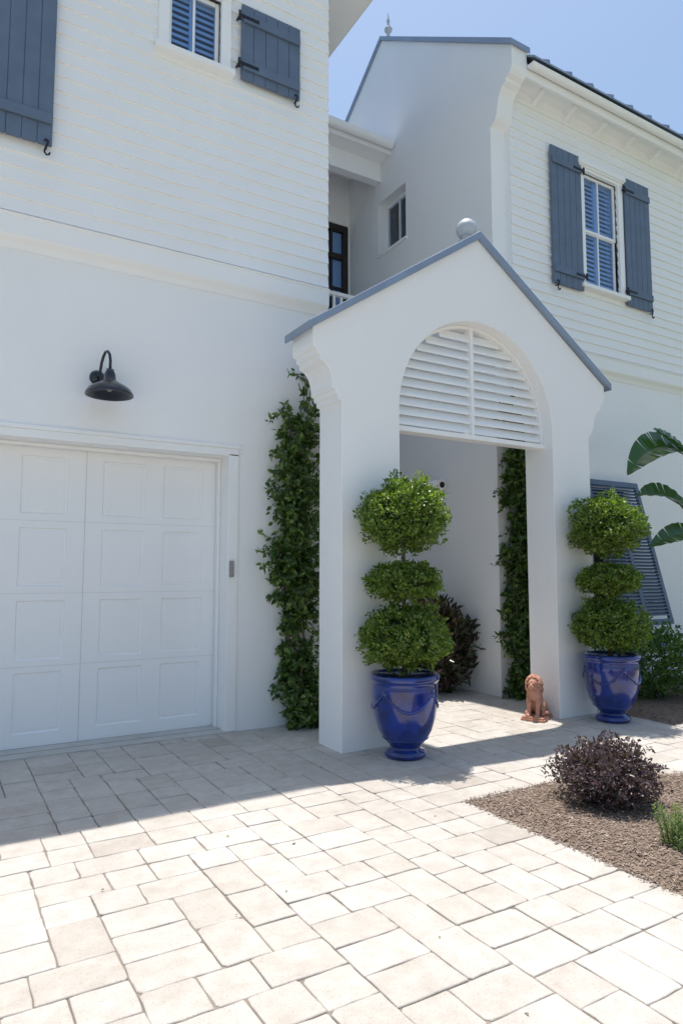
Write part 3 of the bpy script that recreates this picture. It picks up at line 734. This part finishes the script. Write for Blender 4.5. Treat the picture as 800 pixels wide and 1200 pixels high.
bp0 = (7.75, 4.75, 0)
bpn = thing('bird_of_paradise_plant', 'tall tropical plant with big paddle leaves at the right edge', 'plant', bp0)
def paddle(base, mid, tip, w, stem_from, seed):
    base, mid, tip = Vector(base)-Vector(bp0), Vector(mid)-Vector(bp0), Vector(tip)-Vector(bp0)
    rd = random.Random(seed); nseg = 40; b = MB()
    bez = lambda t: base*(1-t)**2+mid*2*t*(1-t)+tip*t*t
    tears = [rd.random() < .12 for _ in range(nseg)]
    for side in (-1, 1):
        vs = []; fs = []
        for i in range(nseg+1):
            for dup in (0, 1):
                t = i/nseg; p = bez(t); d = (bez(min(1, t+.02))-bez(max(0, t-.02))).normalized()
                s_ = d.cross(Vector((0, -.9, 1))).normalized(); nn = s_.cross(d)
                ww = w*(math.sin(PI*min(1, t*.97+.03)**.8)**.75)*.5+.003
                g_ = 0
                if 0 < i < nseg and tears[i]: g_ = (.008 if dup else -.008)
                for f in (0, .5, 1):
                    rip = .006*math.sin(i*1.3+f*3)
                    vs.append(p+s_*ww*f*side+nn*(f**1.3*ww*.35+rip*f)+d*g_*f*f)
        for i in range(nseg):
            a = (i*2+1)*3; c = (i*2+2)*3
            for k in (0, 1): fs.append((a+k, a+k+1, c+k+1, c+k))
        b.add(vs, fs, True)
    lf = b.build('leaf', M['palm'], bpn)
    st = MB(); sf = Vector(stem_from)-Vector(bp0)
    st.tube([sf, sf.lerp(base, .5)+Vector((.05, 0, .1)), base, bez(.3), bez(.6), bez(.95)], [.025, .018, .012, .008, .006, .003], 8); st.build('leaf_stalk', M['stem'], lf)
paddle((7.7, 4.75, 2.80), (6.98, 4.75, 3.08), (6.56, 4.80, 2.52), .42, (7.95, 4.75, .3), 1)
paddle((7.7, 4.70, 2.72), (7.3, 4.7, 2.95), (6.98, 4.75, 3.08), .30, (7.95, 4.7, .3), 2)
paddle((7.65, 4.7, 2.02), (7.15, 4.7, 2.45), (6.72, 4.8, 2.30), .36, (7.9, 4.72, .3), 3)
paddle((7.65, 4.65, 1.90), (7.15, 4.62, 1.92), (6.76, 4.7, 1.72), .27, (7.85, 4.7, .3), 4)
paddle((7.9, 4.8, 2.6), (8.3, 4.8, 3.3), (8.8, 4.8, 3.2), .36, (7.82, 4.75, .3), 5)
paddle((7.85, 4.75, 2.5), (7.95, 4.4, 3.2), (8.1, 4.1, 3.4), .32, (7.8, 4.72, .3), 6)
b = MB()
for k in range(6): b.tube([(.05+.05*math.cos(k), .05*math.sin(k), 0), (.1+.02*math.cos(k), .02*math.sin(k), .4)], [.04, .02], 8)
b.build('stalk_base', M['stem'], bpn)

# ------------------------------------------------------------------ lion statue
random.seed(33)
ls = thing('lion_statue', 'small terracotta seated lion statue at the foot of the right gateway column', 'statue', (5.17, 4.92, 0), R(-62))
b = MB()
b.ell((0, .075, .13), (.075, .085, .09)); b.ell((0, .03, .19), (.068, .075, .10)); b.ell((0, -.02, .245), (.066, .062, .085)); b.ell((0, -.045, .28), (.055, .055, .07))
for sgn in (-1, 1):
    b.ell((sgn*.062, .06, .10), (.038, .075, .065)); b.ell((sgn*.078, -.01, .058), (.022, .055, .02)); b.ell((sgn*.07, .10, .07), (.03, .04, .04))
    b.tube([(sgn*.042, -.035, .25), (sgn*.044, -.07, .17), (sgn*.042, -.075, .10), (sgn*.042, -.08, .055)], [.034, .026, .021, .022], 12)
    b.ell((sgn*.042, -.098, .05), (.025, .038, .018))
    for tq in (-1, 0, 1): b.ell((sgn*.042+tq*.014, -.13, .046), (.009, .012, .012))
    b.ell((sgn*.042, -.045, .385), (.014, .010, .018)); b.ell((sgn*.020, -.118, .362), (.012, .010, .008)); b.ell((sgn*.013, -.143, .324), (.016, .017, .014))
b.ell((0, -.068, .345), (.048, .055, .052)); b.ell((0, -.115, .342), (.017, .035, .020)); b.ell((0, -.15, .337), (.013, .008, .009)); b.ell((0, -.128, .306), (.014, .020, .010)); b.ell((0,-.1,.372),(.03,.02,.014))
for k in range(150):
    a = random.uniform(0, 2*PI); q = random.random()
    yy = -.07+q*.09; rr_ = .062+.018*math.sin(PI*q)
    z_ = .335+rr_*math.sin(a)*1.1-(.05*q if math.sin(a) < 0 else 0); x_ = rr_*math.cos(a)
    b.ell((x_, yy, z_), (.012, .018, .017), 8)
for k in range(80):
    a = random.uniform(-1.1, 1.1); z_ = random.uniform(.20, .31); rr_ = .066
    b.ell((rr_*math.sin(a), -.03-rr_*math.cos(a)*.8, z_), (.012, .011, .019), 8)
b.tube([(0, .15, .07), (.05, .17, .055), (.095, .13, .055), (.115, .07, .055), (.11, .03, .06)], [.014, .012, .011, .011, .012], 8); b.ell((.108, .02, .065), (.017, .03, .017))
lb = b.build('lion_body', M['terracotta'], ls)
rm = lb.modifiers.new('remesh', 'REMESH'); rm.mode = 'VOXEL'; rm.voxel_size = .0042; rm.use_smooth_shade = True
b = MB(); b.box(-.105, .125, -.16, .185, 0, .022); b.box(-.095, .115, -.15, .175, .022, .040); b.build('plinth', M['terracotta'], ls, .004)

# ------------------------------------------------------------------ light, world, camera
sd = Vector((-.05, -.18, -1)).normalized()
L = bpy.data.lights.new('sun', 'SUN'); L.energy = 5.0; L.angle = R(.53); L.color = (1, .955, .89)
lo = bpy.data.objects.new('sun', L); COL.objects.link(lo); lo.rotation_euler = sd.to_track_quat('-Z', 'Y').to_euler(); lo.location = (3, 6, 20)
W = bpy.data.worlds.new('World'); S.world = W; W.use_nodes = True; nt = W.node_tree
sky = nt.nodes.new('ShaderNodeTexSky'); sky.sky_type = 'NISHITA'; sky.sun_disc = False
sky.sun_elevation = math.asin(-sd.z); sky.sun_rotation = math.atan2(.05, .18); sky.air_density = 1.6; sky.dust_density = 2.0; sky.ozone_density = 3.5
nt.links.new(sky.outputs[0], nt.nodes['Background'].inputs['Color']); nt.nodes['Background'].inputs['Strength'].default_value = .15
cam = bpy.data.cameras.new('camera'); co = bpy.data.objects.new('camera', cam); COL.objects.link(co)
co.location = (0, 0, 1.45); co.rotation_euler = (R(90+5.03), 0, R(-30.8))
cam.sensor_fit = 'VERTICAL'; cam.sensor_height = 36; cam.sensor_width = 24; cam.lens = 23.85; cam.clip_end = 2000
S.camera = co
S.view_settings.view_transform = 'Standard'; S.view_settings.look = 'None'; S.view_settings.exposure = 0
